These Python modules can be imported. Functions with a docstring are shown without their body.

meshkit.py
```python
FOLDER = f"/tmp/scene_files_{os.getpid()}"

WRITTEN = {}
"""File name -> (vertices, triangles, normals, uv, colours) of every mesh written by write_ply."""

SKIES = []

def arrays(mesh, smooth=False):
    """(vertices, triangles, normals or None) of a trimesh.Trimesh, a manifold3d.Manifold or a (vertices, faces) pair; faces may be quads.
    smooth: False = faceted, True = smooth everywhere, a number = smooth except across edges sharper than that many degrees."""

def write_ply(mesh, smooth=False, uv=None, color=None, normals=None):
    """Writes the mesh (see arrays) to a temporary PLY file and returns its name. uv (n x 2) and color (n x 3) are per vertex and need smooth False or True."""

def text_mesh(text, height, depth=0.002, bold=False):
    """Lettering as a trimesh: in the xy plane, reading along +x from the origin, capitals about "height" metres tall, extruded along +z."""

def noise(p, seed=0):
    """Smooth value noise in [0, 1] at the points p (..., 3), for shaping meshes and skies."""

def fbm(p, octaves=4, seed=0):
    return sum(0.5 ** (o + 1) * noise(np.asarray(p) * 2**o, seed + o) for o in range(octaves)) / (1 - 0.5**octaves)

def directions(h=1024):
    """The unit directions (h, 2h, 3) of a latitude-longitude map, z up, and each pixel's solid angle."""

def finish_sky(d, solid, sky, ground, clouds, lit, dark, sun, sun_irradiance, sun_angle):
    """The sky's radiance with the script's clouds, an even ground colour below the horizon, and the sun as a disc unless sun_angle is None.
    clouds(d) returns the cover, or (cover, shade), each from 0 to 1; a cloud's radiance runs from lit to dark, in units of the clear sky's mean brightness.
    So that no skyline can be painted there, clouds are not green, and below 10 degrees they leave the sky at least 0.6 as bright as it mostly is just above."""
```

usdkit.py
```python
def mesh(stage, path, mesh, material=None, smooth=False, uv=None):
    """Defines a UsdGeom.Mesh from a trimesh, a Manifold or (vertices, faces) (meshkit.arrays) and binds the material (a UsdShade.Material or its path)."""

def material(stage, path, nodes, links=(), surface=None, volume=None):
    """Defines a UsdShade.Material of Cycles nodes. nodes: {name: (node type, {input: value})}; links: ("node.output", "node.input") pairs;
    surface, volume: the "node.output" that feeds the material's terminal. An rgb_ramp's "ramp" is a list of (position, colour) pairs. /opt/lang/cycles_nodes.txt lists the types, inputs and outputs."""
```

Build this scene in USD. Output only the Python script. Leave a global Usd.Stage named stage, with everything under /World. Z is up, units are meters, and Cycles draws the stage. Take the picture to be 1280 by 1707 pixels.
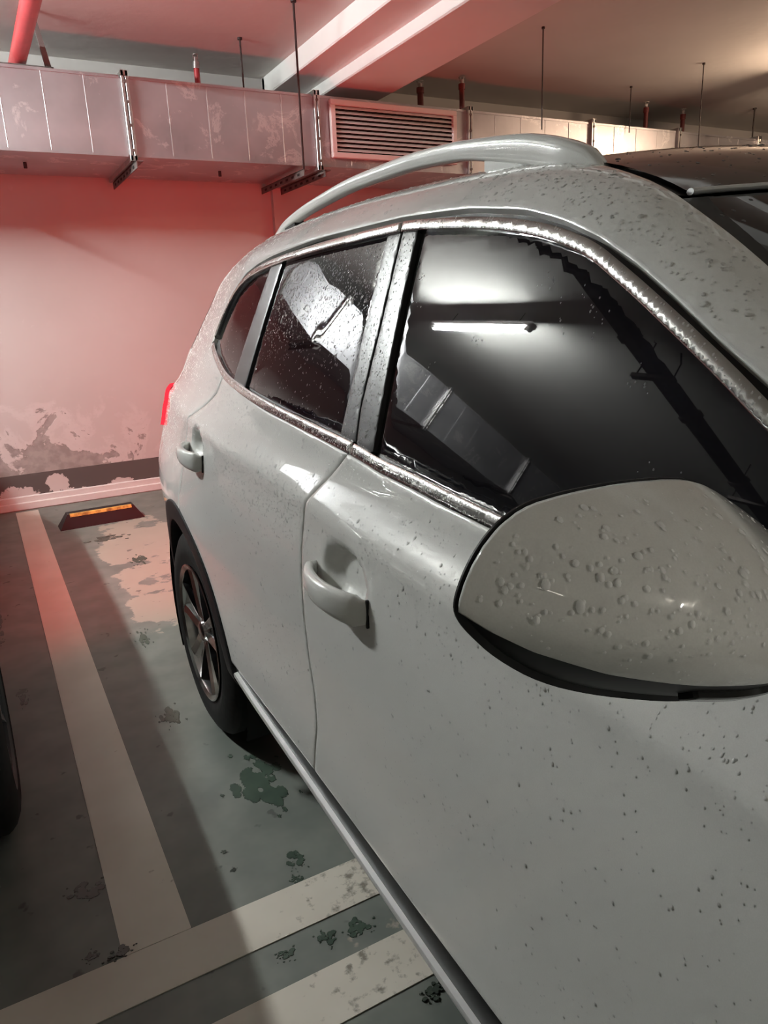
import math, random
import numpy as np, trimesh, usdkit, meshkit
import shapely.geometry as sg
from shapely.ops import unary_union
from scipy.spatial import Delaunay
from scipy.interpolate import PchipInterpolator as PI
from pxr import Usd, UsdGeom, UsdLux, Gf, Sdf, UsdShade
from shapely import contains_xy
rng = np.random.default_rng(7); random.seed(7)
stage = Usd.Stage.CreateInMemory()
UsdGeom.SetStageUpAxis(stage, UsdGeom.Tokens.z); UsdGeom.SetStageMetersPerUnit(stage, 1.0)
UsdGeom.Xform.Define(stage, '/World'); UsdGeom.Scope.Define(stage, '/World/Looks')

# ---------------------------------------------------------------- camera, light levels
CAM_H = 1.35
F_PX = 1216.92
R = np.array([[0.87551685, -0.16709332, 0.4533763], [-0.48129778, -0.2186766, 0.84884215], [-0.04269307, -0.96138461, -0.27187669]])
cam = UsdGeom.Camera.Define(stage, '/World/camera')
cam.CreateHorizontalApertureAttr(36.0); cam.CreateVerticalApertureAttr(36.0 * 1707 / 1280)
cam.CreateFocalLengthAttr(36.0 * F_PX / 1280); cam.CreateClippingRangeAttr(Gf.Vec2f(0.02, 200))
_r, _u, _b = R[:, 0], -R[:, 1], -R[:, 2]
cam.AddTransformOp().Set(Gf.Matrix4d(*_r, 0, *_u, 0, *_b, 0, 0, 0, CAM_H, 1))
cam.CreateExposureAttr(2.58)
TUBE = 215.0          # radiance of the cool tube lamp near the neighbouring car
WARM = 58.0          # warm tube lamps further right
FRONT = 2.5         # lamps over the aisle behind the photographer
SIDE = 120.0          # lamp off the white car's far front corner
RED = 11.5           # lit tail lamps
dome = UsdLux.DomeLight.Define(stage, '/World/ambient_sky'); dome.CreateIntensityAttr(0.0)

# ---------------------------------------------------------------- materials
def mat(name, nodes, links=(), surface='p.BSDF'):
    return usdkit.material(stage, '/World/Looks/' + name, nodes, links, surface=surface)
def simple(name, col, rough=.5, metal=0., **k):
    return mat(name, {'p': ('principled_bsdf', dict(base_color=col, roughness=rough, metallic=metal, **k))})
def emit(name, col, s):
    return mat(name, {'p': ('emission', dict(color=col, strength=s))}, surface='p.emission')
M = {}
M['paint'] = mat('white_car_paint', {'g': ('geometry', {}), 'n': ('noise_texture', {'scale': 900., 'detail': 1.}), 'r': ('rgb_ramp', {'ramp': [(.3, (.72, .72, .695)), (.7, (.76, .76, .735))]}),
    'p': ('principled_bsdf', {'roughness': .32, 'coat_weight': 1., 'coat_roughness': .02, 'specular_ior_level': .08})},
    [('g.position', 'n.vector'), ('n.fac', 'r.fac'), ('r.color', 'p.base_color')])
M['glass'] = simple('tinted_glass', (.006, .006, .008), .012, ior=1.5, specular_ior_level=.5)
M['black'] = simple('black_trim', (.010, .010, .011), .5, specular_ior_level=.3)
M['roof_glass'] = simple('dark_roof_glass', (.018, .017, .016), .06)
M['gloss_black'] = simple('gloss_black', (.012, .012, .012), .12)
M['seal'] = simple('rubber_seal', (.010, .010, .010), .5)
M['pillar'] = simple('satin_pillar_film', (.06, .06, .062), .33, specular_ior_level=.6)
M['chrome'] = simple('bright_trim', (.70, .69, .67), .16, 1.)
M['satin'] = simple('satin_silver_trim', (.72, .72, .71), .42, .55)
M['alloy'] = simple('alloy_rim', (.62, .62, .62), .2, 1.)
M['alloy_dark'] = simple('dark_alloy', (.05, .05, .055), .3, .5)
M['rubber'] = mat('tyre_rubber', {'g': ('geometry', {}), 'n': ('noise_texture', {'scale': 60.}), 'r': ('rgb_ramp', {'ramp': [(.3, (.008, .008, .008)), (.7, (.014, .0135, .013))]}),
    'p': ('principled_bsdf', {'roughness': .7, 'specular_ior_level': .2})}, [('g.position', 'n.vector'), ('n.fac', 'r.fac'), ('r.color', 'p.base_color')])
M['dark'] = simple('dark_plastic', (.006, .006, .006), .8)
M['water'] = mat('water', {'f': ('fresnel', {'IOR': 1.33}), 't': ('transparent_bsdf', {'color': (1., 1., 1.)}), 'g': ('glossy_bsdf', {'color': (1, 1, 1), 'roughness': .1}), 'd': ('diffuse_bsdf', {'color': (.95, .95, .95)}), 'tl': ('translucent_bsdf', {'color': (.97, .97, .97)}), 'md': ('mix_closure', {'fac': .7}), 'm0': ('mix_closure', {'fac': .30}), 'm': ('mix_closure', {})},
    [('t.BSDF', 'm0.closure1'), ('d.BSDF', 'md.closure1'), ('tl.BSDF', 'md.closure2'), ('md.closure', 'm0.closure2'), ('f.fac', 'm.fac'), ('m0.closure', 'm.closure1'), ('g.BSDF', 'm.closure2')], surface='m.closure')
M['water_big'] = mat('standing_water', {'f': ('fresnel', {'IOR': 1.25}), 't': ('transparent_bsdf', {'color': (1., 1., 1.)}), 'g': ('glossy_bsdf', {'color': (1, 1, 1), 'roughness': .16}), 'd': ('diffuse_bsdf', {'color': (1., 1., 1.)}), 'tl': ('translucent_bsdf', {'color': (.97, .97, .97)}), 'md': ('mix_closure', {'fac': .25}), 'm0': ('mix_closure', {'fac': .62}), 'm': ('mix_closure', {})},
    [('t.BSDF', 'm0.closure1'), ('d.BSDF', 'md.closure1'), ('tl.BSDF', 'md.closure2'), ('md.closure', 'm0.closure2'), ('f.fac', 'm.fac'), ('m0.closure', 'm.closure1'), ('g.BSDF', 'm.closure2')], surface='m.closure')
M['tail'] = emit('lit_tail_lamp', (1., .006, .008), RED); M['tail_side'] = emit('lit_tail_lamp_side', (1., .03, .05), .24)
M['lens'] = simple('headlamp_lens', (.5, .5, .52), .05, .3)
M['lamp_red'] = simple('dark_red_lens', (.25, .01, .01), .1)
M['navy'] = simple('dark_grey_car_paint', (.030, .031, .035), .25, coat_weight=1., coat_roughness=.02)
# --- building
def noisy(name, cols, scale, rough=.8, bump=0., bscale=30., detail=4., **k):
    n = {'g': ('geometry', {}), 'n': ('noise_texture', {'scale': scale, 'detail': detail, 'roughness': .6}), 'r': ('rgb_ramp', {'ramp': cols}), 'p': ('principled_bsdf', {'roughness': rough, **k})}
    l = [('g.position', 'n.vector'), ('n.fac', 'r.fac'), ('r.color', 'p.base_color')]
    if bump:
        n['n2'] = ('noise_texture', {'scale': bscale, 'detail': 3.}); n['b'] = ('bump', {'strength': bump, 'distance': .01})
        l += [('g.position', 'n2.vector'), ('n2.fac', 'b.height'), ('b.normal', 'p.normal')]
    return mat(name, n, l)
M['ceiling'] = noisy('ceiling_plaster', [(.3, (.60, .585, .555)), (.7, (.65, .635, .605))], 1.1, .9, .15, 14.)
M['beam'] = noisy('beam_plaster', [(.3, (.78, .765, .74)), (.7, (.83, .815, .79))], 1.6, .9, .15, 14.)
M['plain_wall'] = noisy('plain_wall', [(.3, (.6, .585, .56)), (.7, (.66, .65, .62))], 1.2, .9)

# ---------------------------------------------------------------- scene helpers
used = {}
def numbered(path):
    k = used.get(path, 0); used[path] = k + 1
    return path if k == 0 else f'{path}_{k:03d}'
class T:
    def __init__(s, path, base): s.path, s.base = path, np.asarray(base, float)
def tag(prim, label=None, cat=None, group=None, kind=None):
    for k, v in (('label', label), ('category', cat), ('group', group), ('kind', kind)):
        if v: prim.SetCustomDataByKey(k, v)
def thing(name, label, cat, base=(0, 0, 0), group=None, kind=None):
    p = numbered('/World/' + name); x = UsdGeom.Xform.Define(stage, p)
    if tuple(base) != (0, 0, 0): x.AddTranslateOp().Set(Gf.Vec3d(*map(float, base)))
    tag(x.GetPrim(), label, cat, group, kind); return T(p, base)
def obj(name, mesh, m, parent=None, smooth=32, label=None, cat=None, group=None, kind=None):
    """one Mesh prim; mesh is given in world coordinates"""
    base = parent.base if parent is not None else np.zeros(3)
    p = numbered((parent.path if parent is not None else '/World') + '/' + name)
    v, f = (mesh if isinstance(mesh, tuple) else (np.asarray(mesh.vertices), np.asarray(mesh.faces)))
    tm = trimesh.Trimesh(np.asarray(v, float) - base, f, process=False)
    g = usdkit.mesh(stage, p, tm, M[m] if isinstance(m, str) else m, smooth=smooth)
    tag(g.GetPrim(), label, cat, group, kind); return T(p, base)
def cat_(*ms):
    vs, fs, n = [], [], 0
    for m in ms:
        v, f = m if isinstance(m, tuple) else (np.asarray(m.vertices), np.asarray(m.faces))
        vs.append(v); fs.append(np.asarray(f) + n); n += len(v)
    return np.vstack(vs), np.vstack(fs)
def box(x0, x1, y0, y1, z0, z1, ch=0.):
    if ch <= 0:
        b = trimesh.creation.box((x1 - x0, y1 - y0, z1 - z0)); b.apply_translation(((x0 + x1) / 2, (y0 + y1) / 2, (z0 + z1) / 2)); return b
    P = []
    for sx in (0, 1):
        for sy in (0, 1):
            for sz in (0, 1):
                X, Y, Z = (x1 if sx else x0), (y1 if sy else y0), (z1 if sz else z0)
                dx, dy, dz = [(-ch if s else ch) for s in (sx, sy, sz)]
                P += [(X, Y + dy, Z + dz), (X + dx, Y, Z + dz), (X + dx, Y + dy, Z)]
    return trimesh.convex.convex_hull(np.array(P))
def hull(P): return trimesh.convex.convex_hull(np.asarray(P, float))
def cyl(a, b, r, n=14, r2=None):
    a, b = np.asarray(a, float), np.asarray(b, float); d = b - a; d = d / np.linalg.norm(d)
    u = np.cross(d, (0, 0, 1) if abs(d[2]) < .9 else (1, 0, 0)); u /= np.linalg.norm(u); w = np.cross(d, u)
    t = np.linspace(0, 2 * np.pi, n, endpoint=False); ring = np.cos(t)[:, None] * u + np.sin(t)[:, None] * w
    r2 = r if r2 is None else r2
    v = np.vstack([a + ring * r, b + ring * r2, a, b]); f = []
    for i in range(n):
        j = (i + 1) % n; f += [(i, j, n + j), (i, n + j, n + i), (2 * n, j, i), (2 * n + 1, n + i, n + j)]
    return fixw((v, np.array(f)))
def fixw(m):
    t = trimesh.Trimesh(m[0], m[1], process=False)
    if t.is_watertight and t.volume < 0: t.invert()
    return np.asarray(t.vertices), np.asarray(t.faces)
def sweep(path, sec, up=(0, 0, 1), scales=None, cap=True):
    """closed section (k,2): first axis sideways, second axis up; one ring per path point"""
    P = np.asarray(path, float); n, k = len(P), len(sec); t = np.gradient(P, axis=0); t /= np.linalg.norm(t, axis=1)[:, None]
    up = np.broadcast_to(np.asarray(up, float), P.shape); s = np.cross(t, up); s /= np.linalg.norm(s, axis=1)[:, None]; u = np.cross(s, t)
    sc = np.ones((n, 2)) if scales is None else np.asarray(scales, float)
    V = P[:, None] + s[:, None] * (sec[None, :, 0:1] * sc[:, None, 0:1]) + u[:, None] * (sec[None, :, 1:2] * sc[:, None, 1:2])
    v = V.reshape(-1, 3); f = []
    for i in range(n - 1):
        for j in range(k):
            a, b = i * k + j, i * k + (j + 1) % k; f += [(a, b, b + k), (a, b + k, a + k)]
    if cap:
        v = np.vstack([v, V[0].mean(0), V[-1].mean(0)])
        for j in range(k): f += [(n * k, (j + 1) % k, j), (n * k + 1, (n - 1) * k + j, (n - 1) * k + (j + 1) % k)]
    return fixw((v, np.array(f)))
def ell(a, b, n=14, p=2.):
    t = np.linspace(0, 2 * np.pi, n, endpoint=False); c, s = np.cos(t), np.sin(t)
    return np.stack([a * np.sign(c) * abs(c) ** (2 / p), b * np.sign(s) * abs(s) ** (2 / p)], 1)
def grid(V):
    """(n,m,3) points -> mesh"""
    n, m = V.shape[:2]; i = np.arange(n * m).reshape(n, m); a, b, c, d = i[:-1, :-1].ravel(), i[1:, :-1].ravel(), i[1:, 1:].ravel(), i[:-1, 1:].ravel()
    return V.reshape(-1, 3), np.vstack([np.stack([a, b, c], 1), np.stack([a, c, d], 1)])
def resample(ring, h):
    L = sg.LineString(ring); n = max(8, int(L.length / h)); corner = []
    P = [L.interpolate(i / n, normalized=True).coords[0] for i in range(n)]
    return P
def panel(poly, fn, nrm, h=.016, roll=.004, depth=.014, off=0., hb=None):
    """sheet-metal panel: the polygon (2-D parameters) filled with a fine mesh on the surface fn, with a rolled edge and a turned-in flange"""
    hb = hb or h * .6
    out = []
    for g in (poly.geoms if hasattr(poly, 'geoms') else [poly]):
        g = g.simplify(.0002); rings = [g.exterior] + list(g.interiors)
        bd = [resample(r.coords, hb) for r in rings]; pts = [p for b in bd for p in b]; nb = len(pts)
        g1 = g.buffer(-roll)
        for gg in (g1.geoms if hasattr(g1, 'geoms') else [g1]):
            if gg.is_empty: continue
            for r in [gg.exterior] + list(gg.interiors): pts += resample(r.coords, hb)
        x0, y0, x1, y1 = g.bounds; gx, gy = np.meshgrid(np.arange(x0, x1, h), np.arange(y0, y1, h * .9)); gx = gx + (np.arange(gx.shape[0]) % 2)[:, None] * h / 2
        g2 = g.buffer(-roll - hb * .7); k = contains_xy(g2, gx.ravel(), gy.ravel())
        pts = np.vstack([np.array(pts), np.stack([gx.ravel()[k], gy.ravel()[k]], 1)])
        tri = Delaunay(pts).simplices; c = pts[tri].mean(1); tri = tri[contains_xy(g, c[:, 0], c[:, 1])]
        v = fn(pts); n = nrm(pts); d = np.full(len(pts), off); d[:nb] -= roll * .8
        v = v + n * d[:, None]
        a = v[tri]; fnm = np.cross(a[:, 1] - a[:, 0], a[:, 2] - a[:, 0]); fl = (fnm * n[tri[:, 0]]).sum(1) < 0; tri[fl] = tri[fl][:, ::-1]
        vs, fs = [v], [tri]; o = len(v); st = 0
        for b in bd:
            idx = np.arange(st, st + len(b)); st += len(b); inner = v[idx] - n[idx] * depth
            vs.append(inner); m = len(b)
            for i in range(m):
                j = (i + 1) % m; fs.append([(idx[i], idx[j], o + j), (idx[i], o + j, o + i)])
            o += m
        out.append((np.vstack(vs), np.vstack([np.asarray(f) for f in fs])))
    return cat_(*out)
def poly(*p): return sg.Polygon(p).buffer(0)
def mirror(m, xc):
    v, f = m if isinstance(m, tuple) else (np.asarray(m.vertices), np.asarray(m.faces)); v = v.copy(); v[:, 0] = 2 * xc - v[:, 0]; return v, f[:, ::-1]

# ================================================================ THE SETTING
YW = 5.93; ZC = 3.06; XL, XR, YF = -9., 11., -9.
def struct(name, mesh, m, smooth=False, parent=None, label=None): return obj(name, mesh, m, parent, smooth, label=label, kind=None if parent else 'structure')
# floor material: worn green-grey coating
M['floor'] = mat('floor_coating', {
    'g': ('geometry', {}), 'n1': ('noise_texture', {'scale': .9, 'detail': 5., 'roughness': .6}), 'n2': ('noise_texture', {'scale': 7., 'detail': 5.}),
    'r1': ('rgb_ramp', {'ramp': [(.3, (.132, .145, .130)), (.5, (.168, .180, .164)), (.7, (.20, .21, .192))]}),
    'r2': ('rgb_ramp', {'ramp': [(.35, (.78, .8, .78)), (.65, (1.08, 1.06, 1.03))]}), 'mx': ('mix', {'mix_type': 'multiply', 'fac': 1.}),
    # flaked area behind the white car: beige screed shows, islands of coating remain
    'n3': ('noise_texture', {'scale': 2.6, 'detail': 6., 'roughness': .62}), 's': ('separate_xyz', {}),
    'mx0': ('map_range', {'from_min': .30, 'from_max': .52, 'to_min': -.35, 'to_max': .06, 'clamp': True}),
    'my0': ('map_range', {'from_min': 2.2, 'from_max': 3.3, 'to_min': -.24, 'to_max': 0., 'clamp': True}),
    'my1': ('map_range', {'from_min': 4.9, 'from_max': 5.5, 'to_min': 0., 'to_max': -.3, 'clamp': True}),
    'mx1': ('map_range', {'from_min': 1.0, 'from_max': 1.9, 'to_min': 0., 'to_max': -.3, 'clamp': True}),
    'a1': ('math', {'math_type': 'add'}), 'a2': ('math', {'math_type': 'add'}), 'a3': ('math', {'math_type': 'add'}), 'a4': ('math', {'math_type': 'add'}),
    'th': ('rgb_ramp', {'ramp': [(.475, (0, 0, 0)), (.495, (1, 1, 1))]}), 'mw': ('mix', {'mix_type': 'mix', 'color2': (.34, .30, .245)}),
    # small dark pits and damp specks everywhere
    'n4': ('noise_texture', {'scale': 11., 'detail': 3., 'roughness': .55}), 'th4': ('rgb_ramp', {'ramp': [(.665, (0, 0, 0)), (.70, (.7, .7, .7))]}), 'md': ('mix', {'mix_type': 'mix', 'color2': (.05, .055, .048)}),
    'rr': ('rgb_ramp', {'ramp': [(.35, (.38, .38, .38)), (.65, (.6, .6, .6))]}), 'b': ('bump', {'strength': .12, 'distance': .004}),
    'p': ('principled_bsdf', {'roughness': .5})},
    [('g.position', 'n1.vector'), ('g.position', 'n2.vector'), ('g.position', 'n3.vector'), ('g.position', 'n4.vector'), ('g.position', 's.vector'), ('n1.fac', 'r1.fac'), ('n2.fac', 'r2.fac'), ('r1.color', 'mx.color1'), ('r2.color', 'mx.color2'),
     ('s.x', 'mx0.value'), ('s.y', 'my0.value'), ('s.y', 'my1.value'), ('s.x', 'mx1.value'), ('n3.fac', 'a1.value1'), ('mx0.result', 'a1.value2'), ('a1.value', 'a2.value1'), ('my0.result', 'a2.value2'), ('a2.value', 'a3.value1'), ('my1.result', 'a3.value2'), ('a3.value', 'a4.value1'), ('mx1.result', 'a4.value2'),
     ('a4.value', 'th.fac'), ('th.color', 'mw.fac'), ('mx.color', 'mw.color1'), ('n4.fac', 'th4.fac'), ('th4.color', 'md.fac'), ('mw.color', 'md.color1'), ('md.color', 'p.base_color'), ('n1.fac', 'rr.fac'), ('rr.color', 'p.roughness'), ('n2.fac', 'b.height'), ('b.normal', 'p.normal')])
M['line'] = mat('line_paint', {
    'g': ('geometry', {}), 'n1': ('noise_texture', {'scale': 3., 'detail': 5.}), 'r1': ('rgb_ramp', {'ramp': [(.3, (.56, .51, .43)), (.7, (.66, .61, .53))]}),
    'n2': ('noise_texture', {'scale': 26., 'detail': 5., 'roughness': .65}), 'n3': ('noise_texture', {'scale': 3.5, 'detail': 2.}), 's': ('separate_xyz', {}),
    'mx0': ('map_range', {'from_min': .25, 'from_max': .6, 'to_min': -.13, 'to_max': .05, 'clamp': True}), 'a': ('math', {'math_type': 'add'}), 'a2': ('math', {'math_type': 'multiply_add', 'value2': .35}),
    'th': ('rgb_ramp', {'ramp': [(.74, (0, 0, 0)), (.86, (.8, .8, .8))]}), 'md': ('mix', {'mix_type': 'mix', 'color2': (.12, .10, .07)}),
    'p': ('principled_bsdf', {'roughness': .6})},
    [('g.position', 'n1.vector'), ('n1.fac', 'r1.fac'), ('g.position', 'n2.vector'), ('g.position', 'n3.vector'), ('g.position', 's.vector'), ('s.x', 'mx0.value'), ('n2.fac', 'a.value1'), ('mx0.result', 'a.value2'), ('n3.fac', 'a2.value1'), ('a.value', 'a2.value3'),
     ('a2.value', 'th.fac'), ('th.color', 'md.fac'), ('r1.color', 'md.color1'), ('md.color', 'p.base_color')])
M['stain'] = noisy('damp_stain', [(.35, (.040, .050, .040)), (.65, (.058, .072, .056))], 12., .35)
M['stain_green'] = noisy('green_coating_patch', [(.35, (.040, .062, .046)), (.65, (.055, .082, .060))], 10., .4)
fl = struct('floor', box(XL, XR, YF, YW + .3, -.2, 0.), 'floor')
def strip(x0, x1, y0, y1, t=.0025): return box(x0, x1, y0, y1, -.004, t)
# bay line (runs to the wall) and the two lines across the mouth of the bay
for x in (.062, 2.66, -2.56, 5.26): obj('parking_line', strip(x, x + .15, 1.42, YW - .09), 'line', fl, False)
obj('parking_line', strip(-6., 8., 1.285, 1.418), 'line', fl, False)
obj('parking_line', strip(-6., 8., 1.035, 1.165), 'line', fl, False)
def blob(cx, cy, rx, ry, seed, rot=0.):
    r = np.random.default_rng(seed); parts = []
    for k in range(20): a, q = r.uniform(0, 6.28), r.uniform(0, .85) ** .7; parts.append(sg.Point(q * math.cos(a), q * math.sin(a)).buffer(r.uniform(.08, .42) * (1.1 - .6 * q), 6))
    for k in range(6): a, q = r.uniform(0, 6.28), r.uniform(.95, 1.5); parts.append(sg.Point(q * math.cos(a), q * math.sin(a)).buffer(r.uniform(.03, .10), 5))
    g = unary_union(parts).buffer(-.03).buffer(.02).difference(unary_union([sg.Point(*r.uniform(-.7, .7, 2)).buffer(r.uniform(.03, .12), 5) for k in range(7)]))
    P = []
    for q in (g.geoms if hasattr(g, 'geoms') else [g]):
        c = np.array(sg.Polygon(q.exterior).segmentize(.04).exterior.coords)[:-1]; c = c + r.normal(0, .018, c.shape)
        w = sg.Polygon(np.stack([cx + rx * c[:, 0], cy + ry * c[:, 1]], 1)).buffer(0)
        for hole in q.interiors: w = w.difference(sg.Polygon([(cx + rx * x, cy + ry * y) for x, y in hole.coords]))
        P += list(w.geoms) if hasattr(w, 'geoms') else [w]
    return sg.MultiPolygon([q for q in P if q.area > 1e-6])
def flat(pg, z=.0012, t=.003):
    ms = []
    for g in (pg.geoms if hasattr(pg, 'geoms') else [pg]):
        e = trimesh.creation.extrude_polygon(g, t); e.apply_translation((0, 0, z - t)); ms.append(e)
    return cat_(*ms)
for i, (cx, cy, rx, ry, m, z) in enumerate([(.525, 1.86, .085, .15, 'stain_green', .0012), (.385, 2.37, .035, .075, 'stain', .0012), (.50, 1.50, .025, .035, 'stain_green', .0012), (.475, 1.43, .02, .02, 'stain_green', .0012),
        (.47, 1.235, .025, .022, 'stain_green', .0012), (.545, 1.225, .035, .03, 'stain_green', .0012), (.375, 1.24, .025, .015, 'stain_green', .0012), (.60, 1.0, .03, .02, 'stain', .004), (.35, 1.62, .008, .012, 'stain', .0012), (.35, 1.545, .008, .008, 'stain', .0012),
        (.02, 1.67, .045, .035, 'stain', .0012), (.06, 1.435, .03, .02, 'stain', .004), (.0, 1.46, .018, .015, 'stain', .0012), (-.12, 3.62, .035, .14, 'stain', .0012), (-.13, 3.4, .03, .04, 'stain', .0012), (-.06, 2.8, .02, .06, 'stain', .0012), (.52, 4.75, .12, .07, 'stain', .0012), (.62, 4.2, .05, .1, 'stain_green', .0012), (.43, 3.1, .03, .1, 'stain_green', .0012)]):
    obj('floor_stain', flat(blob(cx, cy, rx, ry, 100 + i), z), m, fl, False)
# back wall: white paint, flaked off above the skirting band
M['wall'] = mat('wall_paint', {
    'g': ('geometry', {}), 's': ('separate_xyz', {}), 'n0': ('noise_texture', {'scale': 1.2, 'detail': 4.}), 'r0': ('rgb_ramp', {'ramp': [(.3, (.455, .43, .41)), (.7, (.505, .48, .46))]}),
    'n1': ('noise_texture', {'scale': 3.4, 'detail': 6., 'roughness': .63, 'distortion': .4}),
    'z0': ('map_range', {'from_min': .34, 'from_max': .95, 'to_min': .075, 'to_max': -.27, 'clamp': True}), 'x0': ('map_range', {'from_min': .55, 'from_max': 1.15, 'to_min': .02, 'to_max': -.13, 'clamp': True}),
    'a1': ('math', {'math_type': 'add'}), 'a2': ('math', {'math_type': 'add'}), 'th': ('rgb_ramp', {'ramp': [(.50, (0, 0, 0)), (.515, (1, 1, 1))]}),
    'n2': ('noise_texture', {'scale': 16., 'detail': 4.}), 'r2': ('rgb_ramp', {'ramp': [(.4, (.25, .235, .22)), (.6, (.33, .31, .29))]}),
    'th2': ('rgb_ramp', {'ramp': [(.40, (0, 0, 0)), (.46, (.7, .7, .7)), (.495, (.75, .75, .75)), (.52, (0, 0, 0))]}), 'mw': ('mix', {'mix_type': 'mix', 'color2': (.55, .53, .51)}),
    'mx': ('mix', {'mix_type': 'mix'}), 'n3': ('noise_texture', {'scale': 40., 'detail': 3.}), 'inv': ('math', {'math_type': 'subtract', 'value1': 1.}), 'b': ('bump', {'strength': .5, 'distance': .004}), 'p': ('principled_bsdf', {'roughness': .75})},
    [('g.position', 's.vector'), ('g.position', 'n0.vector'), ('n0.fac', 'r0.fac'), ('g.position', 'n1.vector'), ('s.z', 'z0.value'), ('s.x', 'x0.value'), ('n1.fac', 'a1.value1'), ('z0.result', 'a1.value2'), ('a1.value', 'a2.value1'), ('x0.result', 'a2.value2'),
     ('a2.value', 'th.fac'), ('g.position', 'n2.vector'), ('n2.fac', 'r2.fac'), ('a2.value', 'th2.fac'), ('th2.color', 'mw.fac'), ('r0.color', 'mw.color1'), ('th.color', 'mx.fac'), ('mw.color', 'mx.color1'), ('r2.color', 'mx.color2'), ('mx.color', 'p.base_color'), ('th.color', 'inv.value2'), ('inv.value', 'b.height'), ('b.normal', 'p.normal')])
M['skirt'] = mat('skirting_paint', {
    'g': ('geometry', {}), 's': ('separate_xyz', {}), 'n1': ('noise_texture', {'scale': 4.2, 'detail': 6., 'roughness': .6}), 'z0': ('map_range', {'from_min': .10, 'from_max': .26, 'to_min': .13, 'to_max': -.16, 'clamp': True}),
    'x0': ('map_range', {'from_min': .75, 'from_max': 1.1, 'to_min': .0, 'to_max': -.2, 'clamp': True}), 'a1': ('math', {'math_type': 'add'}), 'a2': ('math', {'math_type': 'add'}), 'th': ('rgb_ramp', {'ramp': [(.545, (.085, .078, .072)), (.56, (.52, .49, .465))]}), 'p': ('principled_bsdf', {'roughness': .7})},
    [('g.position', 's.vector'), ('g.position', 'n1.vector'), ('s.z', 'z0.value'), ('s.x', 'x0.value'), ('n1.fac', 'a1.value1'), ('z0.result', 'a1.value2'), ('a1.value', 'a2.value1'), ('x0.result', 'a2.value2'), ('a2.value', 'th.fac'), ('th.color', 'p.base_color')])
wb = struct('wall_back', box(XL, XR, YW, YW + .3, 0, ZC), 'wall')
struct('column', box(2.27, 3.005, YW - .05, YW + .02, 0, ZC - .002), 'wall', parent=wb)
struct('baseboard_back', box(XL, XR, YW - .006, YW + .02, .10, .262), 'skirt')
cb = struct('trim_1', box(XL, XR, YW - .035, YW + .02, 0, .058, .006), 'plain_wall', smooth=30)
obj('ledge', box(XL, XR, YW - .022, YW + .02, .05, .102, .006), 'plain_wall', cb, 30)
struct('ceiling', box(XL, XR, YF, YW + .3, ZC, ZC + .2), 'ceiling')
struct('wall_left', box(XL - .3, XL, YF, YW + .3, 0, ZC), 'plain_wall')
struct('wall_right', box(XR, XR + .3, YF, YW + .3, 0, ZC), 'plain_wall')
struct('wall_front', box(XL, XR, YF - .3, YF, 0, ZC), 'plain_wall')
bm = thing('ceiling_beam', 'stepped white concrete ceiling beam running over the white car', 'beam', kind='structure')
obj('upper_step', box(2.27, 3.005, YF, YW, 2.93, ZC + .01, .008), 'beam', bm, 30)
obj('lower_step', box(2.535, 3.005, YF, YW, 2.85, 2.94, .008), 'beam', bm, 30)

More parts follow.
